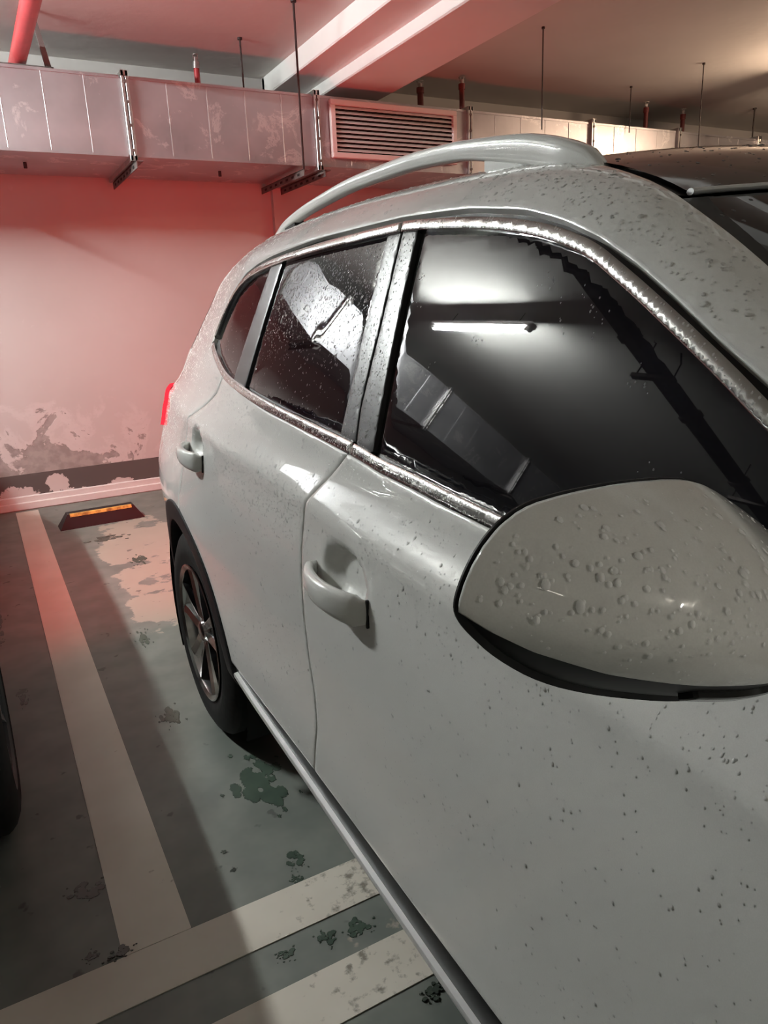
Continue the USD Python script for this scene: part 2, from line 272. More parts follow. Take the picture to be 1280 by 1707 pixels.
# ---------------------------------------------------------------- ventilation duct
M['galv'] = mat('galvanised_sheet', {
    'g': ('geometry', {}), 'n1': ('noise_texture', {'scale': 2.2, 'detail': 5., 'roughness': .6}), 'r1': ('rgb_ramp', {'ramp': [(.3, (.42, .41, .43)), (.7, (.56, .55, .57))]}),
    'n2': ('noise_texture', {'scale': 5., 'detail': 7., 'roughness': .7, 'distortion': .6}), 'th': ('rgb_ramp', {'ramp': [(.56, (0, 0, 0)), (.62, (.7, .7, .7)), (.66, (0, 0, 0))]}), 'mx': ('mix', {'mix_type': 'mix', 'color2': (.80, .78, .77)}),
    'rr': ('rgb_ramp', {'ramp': [(.3, (.34, .34, .34)), (.7, (.5, .5, .5))]}), 'b': ('bump', {'strength': .12, 'distance': .01}), 'n3': ('noise_texture', {'scale': 3., 'detail': 2.}),
    'p': ('principled_bsdf', {'metallic': .75})},
    [('g.position', 'n1.vector'), ('g.position', 'n2.vector'), ('g.position', 'n3.vector'), ('n1.fac', 'r1.fac'), ('n2.fac', 'th.fac'), ('th.color', 'mx.fac'), ('r1.color', 'mx.color1'), ('mx.color', 'p.base_color'), ('n1.fac', 'rr.fac'), ('rr.color', 'p.roughness'), ('n3.fac', 'b.height'), ('b.normal', 'p.normal')])
M['steel'] = noisy('bare_steel', [(.3, (.40, .39, .38)), (.7, (.62, .60, .58))], 9., .35, metallic=.9)
M['angle'] = noisy('dull_angle_iron', [(.3, (.10, .085, .08)), (.7, (.19, .165, .155))], 8., .6, metallic=.4)
M['rod'] = simple('dark_threaded_rod', (.05, .042, .04), .55, .4)
M['red_pipe'] = noisy('red_pipe_paint', [(.3, (.36, .028, .032)), (.7, (.46, .045, .05))], 9., .35)
M['dull_red'] = noisy('dull_red_pipe_paint', [(.3, (.11, .016, .016)), (.7, (.16, .024, .022))], 9., .5)
M['vent'] = simple('vent_enamel', (.68, .62, .60), .5)
YD, ZD0, ZD1 = 5.10, 2.31, 2.752
duct = thing('ventilation_duct', 'long galvanised ventilation duct hung along the back wall', 'duct', (2.33, 5.5, ZD0))
flx = [-4.65, -3.39, -2.13, -.87, .20-.30, 1.065, 2.33, 3.61, 4.87, 5.92, 7.04, 8.2, 9.4]
def duct_section(x0, x1, k):
    n = max(3, round((x1 - x0) / .25)); xs = np.linspace(x0, x1, n + 1); ms = [box(x0 + .004, x1 - .004, YD, YW - .03, ZD0, ZD1, .006)]
    for x in xs[1:-1]: ms.append(hull([(x - .006, YD + .001, ZD0 + .004), (x + .006, YD + .001, ZD0 + .004), (x, YD - .0016, ZD0 + .004), (x - .006, YD + .001, ZD1 - .004), (x + .006, YD + .001, ZD1 - .004), (x, YD - .0016, ZD1 - .004)]))
    ms.append(box(x0 + .03, x1 - .03, YD - .006, YD + .004, ZD0 - .003, ZD0 + .012)); ms.append(box(x0 + .03, x1 - .03, YD - .006, YD + .004, ZD1 - .01, ZD1 + .006))
    return cat_(*ms)
for k in range(len(flx) - 1): obj('duct_section', duct_section(flx[k], flx[k + 1], k), 'galv', duct, 25)
for x in flx:
    fm = [box(x - .022, x - .003, YD - .03, YD + .01, ZD0 - .03, ZD1 + .03, .003), box(x + .003, x + .022, YD - .03, YD + .01, ZD0 - .03, ZD1 + .03, .003), box(x - .02, x + .02, YD - .03, YW - .02, ZD1, ZD1 + .03), box(x - .02, x + .02, YD - .03, YW - .02, ZD0 - .03, ZD0)]
    f = obj('flange', cat_(*fm), 'steel', duct, 25)
    for z in (ZD0 + .03, ZD0 + .17, ZD0 + .30, ZD1 - .03): obj('bolt', cyl((x, YD - .036, z), (x, YD - .01, z), .009, 8), 'angle', f, False)
def bracket(x, name='hanger_rail', y0=5.02, z=ZD0 - .034):
    ms = [box(x - .022, x + .022, y0, YW - .05, z - .006, z), box(x - .022, x - .016, y0, YW - .05, z - .045, z - .002)]
    h = obj(name, cat_(*ms), 'angle', duct, False)
    for i in range(7): obj('slot', box(x - .024, x - .0215, y0 + .08 + .11 * i, y0 + .12 + .11 * i, z - .032, z - .018), 'dark', h, False)
for x in (1.085, 2.20, 2.36, 4.87, 7.04, -.87, -3.39): bracket(x)
for x, y in ((.47, 5.45), (1.72, 5.45)): obj('bolt_stud', cyl((x, y, ZD0 - .035), (x, y, ZD0 + .005), .011, 10), 'rod', duct)
YG = YD - .008
gv = thing('air_grille', 'pale framed air grille with horizontal louvres on the duct', 'vent', (2.95, YG, 2.55))
GX0, GX1, GZ0, GZ1 = 2.425, 3.475, 2.365, 2.735
obj('grille_backing', box(GX0 + .03, GX1 - .03, YG - .012, YG - .001, GZ0 + .03, GZ1 - .03), 'dark', gv, False)
fr = [box(GX0, GX1, YG - .035, YG - .0005, GZ1 - .036, GZ1, .004), box(GX0, GX1, YG - .035, YG - .0005, GZ0, GZ0 + .036, .004), box(GX0, GX0 + .036, YG - .0345, YG - .0005, GZ0 + .034, GZ1 - .034, .003), box(GX1 - .036, GX1, YG - .0345, YG - .0005, GZ0 + .034, GZ1 - .034, .003)]
obj('grille_frame', cat_(*fr), 'vent', gv, 25)
for i in range(10):
    z = GZ0 + .05 + i * .0298
    sl = hull([(GX0 + .034, YG - .030, z - .007), (GX1 - .034, YG - .030, z - .007), (GX0 + .034, YG - .030, z - .0035), (GX1 - .034, YG - .030, z - .0035), (GX0 + .034, YG - .0125, z + .010), (GX1 - .034, YG - .0125, z + .010), (GX0 + .034, YG - .0125, z + .0135), (GX1 - .034, YG - .0125, z + .0135)])
    obj('louvre', sl, 'vent', gv, 25)
for x in (2.72, 3.18): obj('mullion', box(x - .004, x + .004, YG - .013, YG - .0115, GZ0 + .034, GZ1 - .034), 'dark', gv, False)

# hanging rods, sprinkler risers, red main
def rod(x, y, z0, z1, r, label, tilt=(0, 0), m='rod', grp=None):
    t = thing('hanging_rod', label, 'rod', (x, y, z0), grp)
    obj('shaft', cyl((x, y, z0), (x + tilt[0], y + tilt[1], z1), r, 8), m, t)
    obj('ceiling_anchor', cyl((x + tilt[0], y + tilt[1], ZC - .012), (x + tilt[0], y + tilt[1], ZC - .0005), r * 2.6, 10), m, t)
rod(1.84, 5.14, 2.76, ZC, .006, 'thin threaded rod between the red riser and the stepped beam')
rod(2.17, 5.0, 2.27, ZC, .0065, 'long dark rod hanging down across the duct front', (-.235, -.55))
rod(3.61, 4.25, 2.45, ZC, .0042, 'thin rod hanging right of the pink beam above the car roof')
rod(5.28, 5.07, 2.70, ZC, .0042, 'short thin rod left of the far sprinkler')
rod(5.34, 4.39, 2.45, ZC, .0042, 'long thin rod hanging in front of the brightly lit duct')
rod(7.10, 5.2, 2.76, ZC, .007, 'farthest rod at the right edge of the picture')
def riser(x, y, z1, r, m, label, head='pendent', z0=2.76):
    t = thing('sprinkler_riser', label, 'pipe', (x, y, z0))
    obj('riser_pipe', cyl((x, y, z0), (x, y, z1 - .07), r, 14), m, t)
    obj('coupling', cyl((x, y, z1 - .085), (x, y, z1 - .045), r * 1.25, 12), m if head != 'silver' else 'steel', t)
    h = obj('sprinkler_head', cat_(cyl((x, y, z1 - .05), (x, y, z1 - .015), r * .62, 10), box(x - r * .9, x - r * .65, y - .004, y + .004, z1 - .03, z1 - .002), box(x + r * .65, x + r * .9, y - .004, y + .004, z1 - .03, z1 - .002)), 'steel', t)
    obj('deflector', cyl((x, y, z1 - .004), (x, y, z1), r * (1.0 if head == 'silver' else 1.3), 12), 'steel', h)
riser(1.60, 5.36, 3.0, .019, 'red_pipe', 'red sprinkler riser with silver head above the duct', 'silver')
riser(3.43, 5.50, 3.04, .024, 'dull_red', 'dark red riser just above the air grille')
riser(3.69, 5.30, 3.04, .021, 'dull_red', 'dark red riser right of the air grille')
riser(5.70, 5.28, 3.02, .02, 'dull_red', 'dark riser topped by a wide sprinkler head')
riser(6.15, 5.25, 2.99, .02, 'dull_red', 'dark riser near the far bright duct joint')
mp = thing('water_main', 'thick bright red water pipe above the left end of the duct', 'pipe', (.5, 5.0, 2.95))
_a, _b = np.array([.530, 2.75, 2.83]), np.array([.497, 5.90, 2.828])
obj('pipe', cyl(_a, _b, .046, 28), 'red_pipe', mp)
obj('pipe_joint', cyl(_a + (_b - _a) * .35, _a + (_b - _a) * .37, .052, 28), 'red_pipe', mp)
hb = thing('pipe_bracket', 'dark steel bracket beside the red water pipe', 'bracket', (.66, 5.2, 2.76))
obj('strut', hull([(.60 + sx * .012, 5.12 + sy * .012, ZC) for sx in (-1, 1) for sy in (-1, 1)] + [(.655 + sx * .016, 5.14 + sy * .012, 2.755) for sx in (-1, 1) for sy in (-1, 1)]), 'angle', hb, False)
obj('strap', box(.36, .68, 5.13, 5.16, 2.758, 2.775), 'angle', hb, False)

ct = thing('cable_trunking', 'dark cable trunking under the ceiling, mirrored in the front window', 'trunking', (-3., 2.55, 2.8))
TX0, TX1 = -8., 1.6
obj('trunk', box(TX0, TX1, 2.50, 2.60, 2.76, 2.83, .006), 'angle', ct, 25)
for k in range(12): obj('joint_cover', box(TX0 + .3 + k * .8, TX0 + .36 + k * .8, 2.494, 2.606, 2.754, 2.836), 'angle', ct, False)
for k in range(7):
    x = -7.6 + k * 1.5; h = obj('hanger_bar', box(x - .02, x + .02, 2.40, 2.70, 2.735, 2.76), 'angle', ct, False)
    for y in (2.42, 2.68): obj('hanger_rod', cyl((x, y, 2.74), (x, y, ZC), .005, 8), 'rod', h)
# ---------------------------------------------------------------- tube lamps
M['tube_cool'] = emit('cool_tube', (.95, 1., .98), TUBE); M['tube_warm'] = emit('warm_tube', (1., .70, .48), WARM); M['tube_front'] = emit('front_tube', (1., .93, .82), FRONT)
M['tube_side'] = emit('side_tube', (1., .95, .85), SIDE)
M['batten'] = simple('lamp_batten', (.7, .7, .7), .5)
def tube_lamp(x, y0, y1, z, m, label, alongx=False, grp=None):
    def P(a, d, zz): return (x + d, a, zz) if not alongx else (a, x + d, zz)
    t = thing('tube_lamp', label, 'lamp', P((y0 + y1) / 2, 0, z), grp)
    obj('tube', cyl(P(y0, 0, z), P(y1, 0, z), .015, 16), m, t)
    b = (box(x - .034, x + .034, y0 - .03, y1 + .03, z + .026, z + .06, .004) if not alongx else box(y0 - .03, y1 + .03, x - .022, x + .022, z + .022, z + .05, .004))
    obj('batten', b, 'batten', t, 25)
    for a in (y0, y1): obj('end_cap', cyl(P(a - .02, 0, z + .010), P(a + .02, 0, z + .010), .023, 12), 'batten', t)
    for a in (y0 + .15, y1 - .15): obj('suspension_wire', cyl(P(a, 0, z + .055), P(a, 0, ZC), .003, 6), 'rod', t)
tube_lamp(-1.38, 3.55, 4.62, 2.90, 'tube_cool', 'lit white tube lamp above the dark grey car, mirrored in the window')
tube_lamp(6.3, 3.0, 4.1, 2.78, 'tube_warm', 'lit warm tube lamp beyond the beam at the right')
tube_lamp(-2.2, -4.2, -3.1, 2.90, 'tube_front', 'lit tube lamp over the aisle, nearest the left wall')
tube_lamp(1.9, -4.8, -3.7, 2.80, 'tube_side', 'lit tube lamp over the aisle in front of the white car')

# ---------------------------------------------------------------- wheel stop
ws = thing('wheel_stop', 'black rubber wheel stop with yellow stripe near the back wall', 'wheel stop', (.57, 5.20, 0))
M['yellow'] = noisy('worn_yellow', [(.35, (.28, .13, .03)), (.6, (.72, .42, .09))], 22., .6)
_c, _d = np.array([.57, 5.20]), np.array([1., .02]); _d /= np.linalg.norm(_d); _n = np.array([-_d[1], _d[0]])
def stop_prism(l, w0, w1, z0, z1, e): return hull([(*(_c + _d * sl * (l - (e if z == z1 else 0)) + _n * sw * w), z) for sl in (-1, 1) for sw in (-1, 1) for w, z in ((w0, z0), (w1, z1))])
obj('rubber_block', stop_prism(.275, .075, .045, 0, .095, .06), 'black', ws, 25)
obj('yellow_stripe', hull([(*(_c + _d * s * .20 - _n * o), z) for s in (-1, 1) for o, z in ((.0535, .078), (.0505, .078), (.0485, .0965), (.026, .0975), (.026, .0945))]), 'yellow', ws, False)

# ================================================================ THE WHITE CAR  (front towards -y, its right flank towards the camera)
XC = 1.385; WY = 2.24; WR = .345; WY2 = WY - 2.66
_lo = PI([.15, .24, .30, .36, .48, .62, .78, .90, 1.0], [.66, .585, .520, .476, .466, .461, .4505, .4455, .4495])
def zcrease(y): return np.where(y > 1.13, 1.036 + .055 * np.clip(y - 1.13, 0, 1) - .018 * np.clip(y - 1.13, 0, 1) ** 2, 1.036 + .060 * (y - 1.13))
_zb = PI([-1.4, 0., .65, .94, 1.14, 1.45, 1.80, 2.07, 2.4, 3.3], [.93, 1.055, 1.093, 1.11, 1.131, 1.152, 1.19, 1.25, 1.27, 1.28])
def sm(a, b, x):
    t = np.clip((x - a) / (b - a), 0, 1); return t * t * (3 - 2 * t)
BOWLS = [(.975, .948, .075, .046, .024), (1.925, 1.012, .075, .046, .024)]
_tt = np.linspace(0, .3, 301); _sl = np.interp(_tt, [0, .030, .060, .09, .3], [.90, .77, .38, .24, .24]); _sh = PI(_tt, np.r_[0, np.cumsum((_sl[1:] + _sl[:-1]) / 2 * .001)])
def sh_(t): return _sh(np.clip(t, 0, .3))
def S(y, z):
    c, b = zcrease(y), np.maximum(_zb(np.clip(y, -1.4, 3.3)), zcrease(y) + .03); b = np.minimum(b, zcrease(y) + .15)
    low = _lo(np.clip(z - (c - 1.04), .15, 1.0)); k = 0
    t_ = .5 * (np.sqrt((z - c) ** 2 + .007 ** 2) + (z - c)); rnd = sh_(t_)            # rounded crease, then a shelf easing into the flank below the glass
    xb = .4495 + sh_(b - c)
    up = xb + .352 * (z - b) + .10 * np.clip(z - b, 0, 1) ** 2
    x = np.where(z < b, low + rnd, up + .0004)
    tu = np.clip(y - 1.3, 0, 9); a = np.interp(z, [1.0, 1.2, 1.46], [.0645, .083, .112]); hi = a * tu ** 2
    lo = .07 * (np.clip(y - 1.9, 0, 9) / .85) ** 2.35; w = sm(.75, 1.02, z)
    x = x - .009 * np.clip(1.3 - y, 0, 1)
    tf = np.clip(.9 - y, 0, 9); ff = .016 * tf ** 2 + .02 * tf ** 4 * np.where(tf < 1.6, 1, 1)
    return x + lo * (1 - w) + hi * w + np.minimum(ff, .5)
def Sd(y, z):
    x = S(y, z)
    for by, bz, ry, rz, dp in BOWLS:
        q = ((y - by) / ry) ** 2 + ((z - bz) / rz) ** 2; x = x + dp * (1 - sm(.35, 1.1, q))
    return x
_zt = PI([-.6, -.15, 0, .2, .375, .447, .514, .572, .636, .706, .783, .925, 1.1, 1.42, 1.9, 2.2, 2.6, 3.0], [.98, 1.03, 1.08, 1.167, 1.258, 1.302, 1.342, 1.373, 1.405, 1.431, 1.452, 1.472, 1.482, 1.487, 1.478, 1.462, 1.43, 1.37])
_Lr = PI([-.6, 0, .4, .6, .85, 1.3, 3.0], [.10, .10, .115, .130, .148, .165, .18])
T0, T1 = math.radians(51), math.radians(5)
def ZT(y): return _zt(np.clip(y, -.6, 3.0))
def LR(y): return _Lr(np.clip(y, -.6, 3.0))
def F(P):
    """flank surface; second parameter runs up the flank and, past the window line, on round the cant rail"""
    y, s = P[:, 0], P[:, 1]; zt, L = ZT(y), LR(y); z0 = np.minimum(s, zt); x = Sd(y, z0); q = np.clip((s - zt) / L, 0, 1.2); D = T1 - T0
    x = x + np.where(s > zt, L * (np.sin(T0 + D * q) - math.sin(T0)) / D, 0); z = z0 + np.where(s > zt, -L * (np.cos(T0 + D * q) - math.cos(T0)) / D, 0)
    return np.stack([x, y, z], 1)
def NRM(fn, e=.0015):
    def n(P):
        P = np.asarray(P, float); a = fn(P + [e, 0]) - fn(P - [e, 0]); b = fn(P + [0, e]) - fn(P - [0, e]); c = np.cross(b, a); c /= np.linalg.norm(c, axis=1)[:, None] + 1e-12
        return c * np.where(c[:, 0:1] > .0, -1, 1) if fn is F else c
    return n
NF = NRM(F)
def top_of(y): return float(ZT(np.array([y]))[0] + LR(np.array([y]))[0])
# ---- outlines in (y, s)
G_TOP = [(.10, 1.122), (.20, 1.176), (.36, 1.262), (.447, 1.311), (.514, 1.352), (.572, 1.385), (.636, 1.416), (.706, 1.442), (.783, 1.463), (.925, 1.482), (1.1, 1.490), (1.27, 1.487), (1.45, 1.483), (1.69, 1.472), (1.81, 1.461), (1.9, 1.445), (2.0, 1.402), (2.055, 1.345), (2.078, 1.30), (2.082, 1.270)]
G_BOT = [(2.060, 1.258), (1.954, 1.229), (1.814, 1.194), (1.653, 1.170), (1.457, 1.152), (1.294, 1.141), (1.156, 1.131), (1.054, 1.123), (.944, 1.111), (.844, 1.105), (.757, 1.098), (.647, 1.091), (.40, 1.076), (.10, 1.056)]
OPENING = poly(*(G_TOP + G_BOT))
CUT = [(1.044, 1.16), (1.036, 1.142), (1.054, 1.122), (1.084, 1.092), (1.108, 1.064), (1.125, 1.037), (1.136, 1.001), (1.149, .944), (1.158, .885), (1.170, .802), (1.174, .72), (1.174, .64), (1.182, .569), (1.203, .511), (1.233, .432)]
def circ(cy, r, n=64): return sg.Polygon([(cy + r * math.cos(t), WR - .005 + r * math.sin(t)) for t in np.linspace(0, 2 * np.pi, n, endpoint=False)])
ARCH, ARCHF = circ(WY, .440), circ(WY2, .440)
SILL = [(1.95, .43), (1.77, .435), (1.6, .438), (1.2, .433), (.6, .425), (0., .42), (-.1, .42)]
belt = [(y, z) for y, z in G_BOT[1:]]
fd = sg.Polygon(CUT[::1] + [(1.233, .433), (.6, .425), (.10, .42), (.07, .55), (.06, .80), (.10, 1.056)] + belt[::-1][:-7] ).buffer(0)
fd = sg.Polygon([(1.036, 1.1215)] + CUT[2:] + [(.6, .425), (.10, .42), (.07, .55), (.06, .80), (.10, 1.0555)] + [(y, z - .0005) for y, z in G_BOT[::-1][1:7]]).buffer(0)
RCUT = [(1.825, 1.1965), (1.862, 1.155), (1.985, 1.105), (2.073, 1.070), (2.100, 1.0), (2.138, .90), (2.168, .825), (2.172, .70), (2.1, .43)]
rd = sg.Polygon(CUT[2:][::-1] + [(y, z - .0005) for y, z in G_BOT[::-1][7:13] if 1.06 < y < 1.82] + RCUT).buffer(0).difference(ARCH)
gap = .0028
y0r = lambda s: np.interp(s, [.2, .5, .8, 1.0, 1.25, 1.48, 1.65], [2.90, 2.93, 2.93, 2.90, 2.80, 2.66, 2.58])
ss = np.linspace(.255, 1.60, 24)
rear_edge = [(float(y0r(s)), float(s)) for s in ss]
roof_edge = [(y, top_of(y)) for y in np.linspace(2.60, -.12, 60)]
outline = sg.Polygon([(1.78, .26)] + [(2.90, .26)] + rear_edge[1:-1] + roof_edge + [(-.12, 1.0), (.055, 1.0), (.055, .42), (.6, .425), (1.2, .433), (1.78, .436)]).buffer(0)
fd_cut, rd_cut = fd.buffer(gap), rd.buffer(gap)
side = outline.difference(OPENING.buffer(.0015)).difference(fd_cut).difference(rd_cut).difference(ARCH)
side = max(side.geoms, key=lambda g: g.area) if hasattr(side, 'geoms') else side
car = thing('white_car', 'wet white crossover parked nose-out, filling the right of the picture', 'car', (XC, .9, 0))
def both(name, mesh, m, parent=None, smooth=32, label=None):
    a = obj(name, mesh, m, parent or car, smooth, label); b = obj(name, mirror(mesh, XC), m, parent or car, smooth); return a, b
both('side_panel', panel(side, F, NF, .02), 'paint', smooth=40)
def lerp(a, b, t): return a + (b - a) * t
door_f = both('front_door', panel(fd, F, NF, .012), 'paint', smooth=40)
door_r = both('rear_door', panel(rd, F, NF, .014), 'paint', smooth=40)
# front wing
wing = sg.Polygon([(.05, .42), (.05, 1.045), (-.2, 1.005), (-.6, .965), (-1.0, .915), (-1.12, .88), (-1.16, .6), (-1.15, .3), (-.86, .28), (-.05, .42)]).buffer(0).difference(ARCHF)
both('front_wing', panel(wing, F, NF, .03), 'paint', smooth=40)
# window opening: black frame, panes, pillar films, bright strips
both('window_frame', panel(OPENING.buffer(.006), F, NF, .03, off=-.013), 'seal', smooth=40)
panes = [sg.Polygon([(1.018, 1.4585), (.928, 1.4535), (.844, 1.4435), (.777, 1.4325), (.72, 1.4195), (.654, 1.3995), (.593, 1.3745), (.536, 1.3425), (.483, 1.3115), (.436, 1.2825), (.393, 1.2545), (.30, 1.203), (.22, 1.156), (.20, 1.09), (.40, 1.094), (.647, 1.109), (.694, 1.113), (.767, 1.117), (.857, 1.125), (.968, 1.135)]),
         sg.Polygon([(1.592, 1.4515), (1.45, 1.4555), (1.30, 1.460), (1.128, 1.4625), (1.099, 1.148), (1.26, 1.157), (1.424, 1.171), (1.618, 1.188)]),
         sg.Polygon([(2.03, 1.282), (2.012, 1.32), (1.955, 1.375), (1.88, 1.413), (1.79, 1.434), (1.676, 1.442), (1.734, 1.194), (1.85, 1.220), (1.95, 1.248)])]
for pg in panes: both('side_window', panel(pg.buffer(0), F, NF, .02, roll=.002, off=-.008), 'glass', smooth=60)
films = [[(1.128, 1.466), (1.0855, 1.4675), (1.066, 1.323), (1.0575, 1.194), (1.0425, 1.1405), (1.098, 1.1435)],
         [(1.0805, 1.4675), (1.036, 1.4655), (.982, 1.1335), (1.0375, 1.1395), (1.0525, 1.194), (1.061, 1.323)],
         [(1.680, 1.452), (1.602, 1.456), (1.628, 1.1855), (1.736, 1.190)]]
for pg in films: both('pillar_film', panel(sg.Polygon(pg).buffer(0), F, NF, .018, roll=.002, off=-.003), 'pillar', smooth=40)
CH = [(.1, 1.094), (.20, 1.152), (.365, 1.243), (.425, 1.281), (.52, 1.337), (.57, 1.365), (.65, 1.405), (.75, 1.4335), (.84, 1.449), (.95, 1.461), (1.09, 1.4705), (1.27, 1.4685), (1.45, 1.4645), (1.69, 1.4545), (1.81, 1.444), (1.89, 1.427), (1.98, 1.388), (2.045, 1.325), (2.0625, 1.285)]
CL = [(2.058, 1.2645), (2.02, 1.2535), (1.95, 1.235), (1.80, 1.1985), (1.63, 1.178), (1.44, 1.161), (1.28, 1.149), (1.14, 1.139), (1.04, 1.1315), (.95, 1.1215), (.85, 1.115), (.76, 1.108), (.65, 1.101), (.4, 1.086), (.1, 1.066)]
def smoothline(p):
    p = np.array(p); t = np.r_[0, np.cumsum(np.linalg.norm(np.diff(p, axis=0), axis=1))]; q = PI(t, p)(np.linspace(0, t[-1], 140)); return sg.LineString(q)
seamcut = sg.LineString([(1.0855, 1.52), (1.082, 1.467), (1.06, 1.3), (1.04, 1.141), (1.046, 1.10)]).buffer(.0016)
both('window_trim', panel(smoothline(CH).buffer(.0078, cap_style=2).difference(seamcut), F, NF, .006, roll=.003, off=.003), 'chrome', smooth=50)
both('belt_trim', panel(smoothline(CL).buffer(.0088, cap_style=2).difference(seamcut), F, NF, .006, roll=.003, off=.003), 'chrome', smooth=50)
# arch trims, sill
def archtrim(cy, r0=.385, r1=.452, z0=.20):
    ring = circ(cy, r1).difference(circ(cy, r0)); return ring.intersection(sg.box(cy - 1, z0, cy + 1, 2)).buffer(0)
AT = archtrim(WY).intersection(sg.box(1.70, .20, 3, 2)); ATF = archtrim(WY2)
both('arch_trim', panel(AT, F, NF, .016, off=.005, depth=.06), 'black', smooth=40)
both('arch_trim', panel(ATF, F, NF, .02, off=.005, depth=.06), 'black', smooth=40)
sill = sg.Polygon([(1.84, .385), (1.80, .41), (1.77, .432), (1.2, .429), (.6, .421), (.06, .416), (.05, .322), (1.0, .342), (1.55, .367)]).buffer(0).difference(circ(WY, .452)).difference(circ(WY2, .452))
both('sill_cladding', panel(sill, F, NF, .02, off=-.006, depth=.10), 'black', smooth=40)
both('sill_trim', panel(smoothline([(1.782, .404), (1.74, .397), (1.66, .388), (1.55, .380), (1.3, .366), (1.0, .355), (.6, .345), (.06, .336)]).buffer(.0072, cap_style=2), F, NF, .007, roll=.003, off=.006), 'satin', smooth=50)
# ---- roof, ditch, screens, bonnet, tail
u = np.linspace(0, 1, 28)
def edge(y): y = np.atleast_1d(np.asarray(y, float)); return F(np.stack([y, ZT(y) + LR(y)], 1))
YH, YR = .625, 2.56
ys = np.r_[np.linspace(YH, 1.2, 24), np.linspace(1.25, YR, 34)]
def half(E, ucurve, crown, bow, x_in=.0, dz=0.):
    E = E + [x_in, 0, dz]; w = (XC - E[:, 0])[:, None]; X = E[:, 0:1] + w * u; c = (1 - (1 - u) ** 2)
    return np.stack([X, E[:, 1:2] + 0 * u + bow[:, None] * c, E[:, 2:3] + crown[:, None] * c], 2)
def full(V):
    W = V[:, ::-1].copy(); W[..., 0] = 2 * XC - W[..., 0]; return np.concatenate([V, W[:, 1:]], 1)
crown = np.interp(ys, [YH, .9, 1.4, YR], [.022, .045, .055, .05]); bow = np.interp(ys, [YH, 1.2, 2.2, YR], [-.07, 0, 0, .10])
obj('roof', grid(full(half(edge(ys), u, crown, bow, .018, .002))), 'roof_glass', car, 40)
obj('roof_front_edge', sweep(full(half(edge(np.array([YH])), u, crown[:1], bow[:1], .02, 0.))[0] + [0, -.004, 0], ell(.0065, .004, 10)), 'satin', car, 50)
both('roof_ditch', grid(np.stack([edge(ys) + [-.002, 0, -.004], edge(ys) + [.045, 0, -.003]], 1)), 'seal', smooth=False)
yw = np.linspace(-.12, YH - .012, 40); tw = (YH - yw) / (YH + .12)
obj('windscreen', grid(full(half(edge(yw), u, .022 + .05 * tw, -.07 - .16 * tw, .006, -.003))), 'glass', car, 40)
both('windscreen_seal', grid(np.stack([edge(yw) + [-.003, 0, -.003], edge(yw) + [.045, -.006, .0005]], 1)), 'seal', smooth=False)
yb = np.linspace(.05, -1.12, 40); zt_ = np.interp(yb, [-1.12, -1.0, -.6, -.2, .05], [.88, .915, .965, 1.005, 1.045]); EB = F(np.stack([yb, zt_], 1))
obj('bonnet', grid(full(half(EB, u, np.interp(yb, [-1.12, -.6, .05], [.03, .075, .07]), np.interp(yb, [-1.12, -.4, .05], [-.22, -.2, -.32]), .002, .002))), 'paint', car, 40)
obj('cowl', grid(full(np.stack([half(edge(np.array([-.12])), u, np.array([.06]), np.array([-.20]), 0., -.01)[0], half(edge(np.array([-.12])), u, np.array([.03]), np.array([-.34]), -.05, -.10)[0]]))), 'black', car, 40)
# tail: superelliptic rounding from the flank edge to the tailgate
yend = lambda s: np.interp(s, [.2, .35, .6, .85, 1.0, 1.22, 1.45, 1.62], [3.10, 3.16, 3.19, 3.14, 3.10, 3.02, 2.84, 2.70])
def tail_surface(sv, th):
    E = F(np.stack([y0r(sv), sv], 1)); w = XC - E[:, 0]; c = np.clip(np.cos(th), 0, 1) ** .72; s = np.clip(np.sin(th), 0, 1) ** .72
    X = XC - w[:, None] * c + .10 * (yend(sv) - y0r(sv))[:, None] * np.sin(2 * th); Y = E[:, 1:2] + (yend(sv) - E[:, 1])[:, None] * s
    return np.stack([X, Y, E[:, 2:3] + 0 * X], 2)
def back(s0, s1, t0=0., t1=90., off=0., n=20, k=36):
    sv = np.linspace(s0, s1, n); V = tail_surface(sv, np.radians(np.linspace(t0, t1, k)))
    if off:
        N = np.cross(np.gradient(V, axis=0), np.gradient(V, axis=1)); N /= np.linalg.norm(N, axis=2)[..., None] + 1e-9
        N *= np.sign((N * (V - [XC, 1.5, .9])).sum(2))[..., None]; V = V + N * off
    return V
obj('tailgate', grid(full(back(.72, 1.225))), 'paint', car, 40); obj('rear_bumper', grid(full(back(.26, .72))), 'black', car, 40)
obj('rear_window', grid(full(back(1.225, 1.5))), 'glass', car, 40); obj('tailgate_top', grid(full(back(1.5, 1.60))), 'paint', car, 40)
E2 = back(1.60, 1.605, n=2)[0]; RE = half(edge(np.array([YR])), u, crown[-1:], bow[-1:], .0, .0)[0]
obj('spoiler', grid(full(np.stack([RE + [0, -.03, .004], np.stack([np.interp(u, np.linspace(0, 1, len(E2)), E2[:, i]) for i in range(3)], 1)]))), 'paint', car, 40)
tl_s, tl_r = back(.935, 1.085, 2, 34, .012), back(.91, 1.11, 37, 82, .012)
def closed(V, N=-.02):
    W = V + (np.array([XC, 1.2, .9]) - V) / np.linalg.norm(np.array([XC, 1.2, .9]) - V, axis=2)[..., None] * .022
    n, m = V.shape[:2]; a, fa = grid(V); b, fb = grid(W); i = np.arange(n * m).reshape(n, m); rim = np.r_[i[0], i[1:, -1], i[-1, -2::-1], i[-2:0:-1, 0]]; o = n * m
    fs = [fa, fb[:, ::-1] + o]; r2 = np.roll(rim, -1); fs.append(np.stack([rim, r2, r2 + o], 1)); fs.append(np.stack([rim, r2 + o, rim + o], 1)); return np.vstack([a, b]), np.vstack(fs)
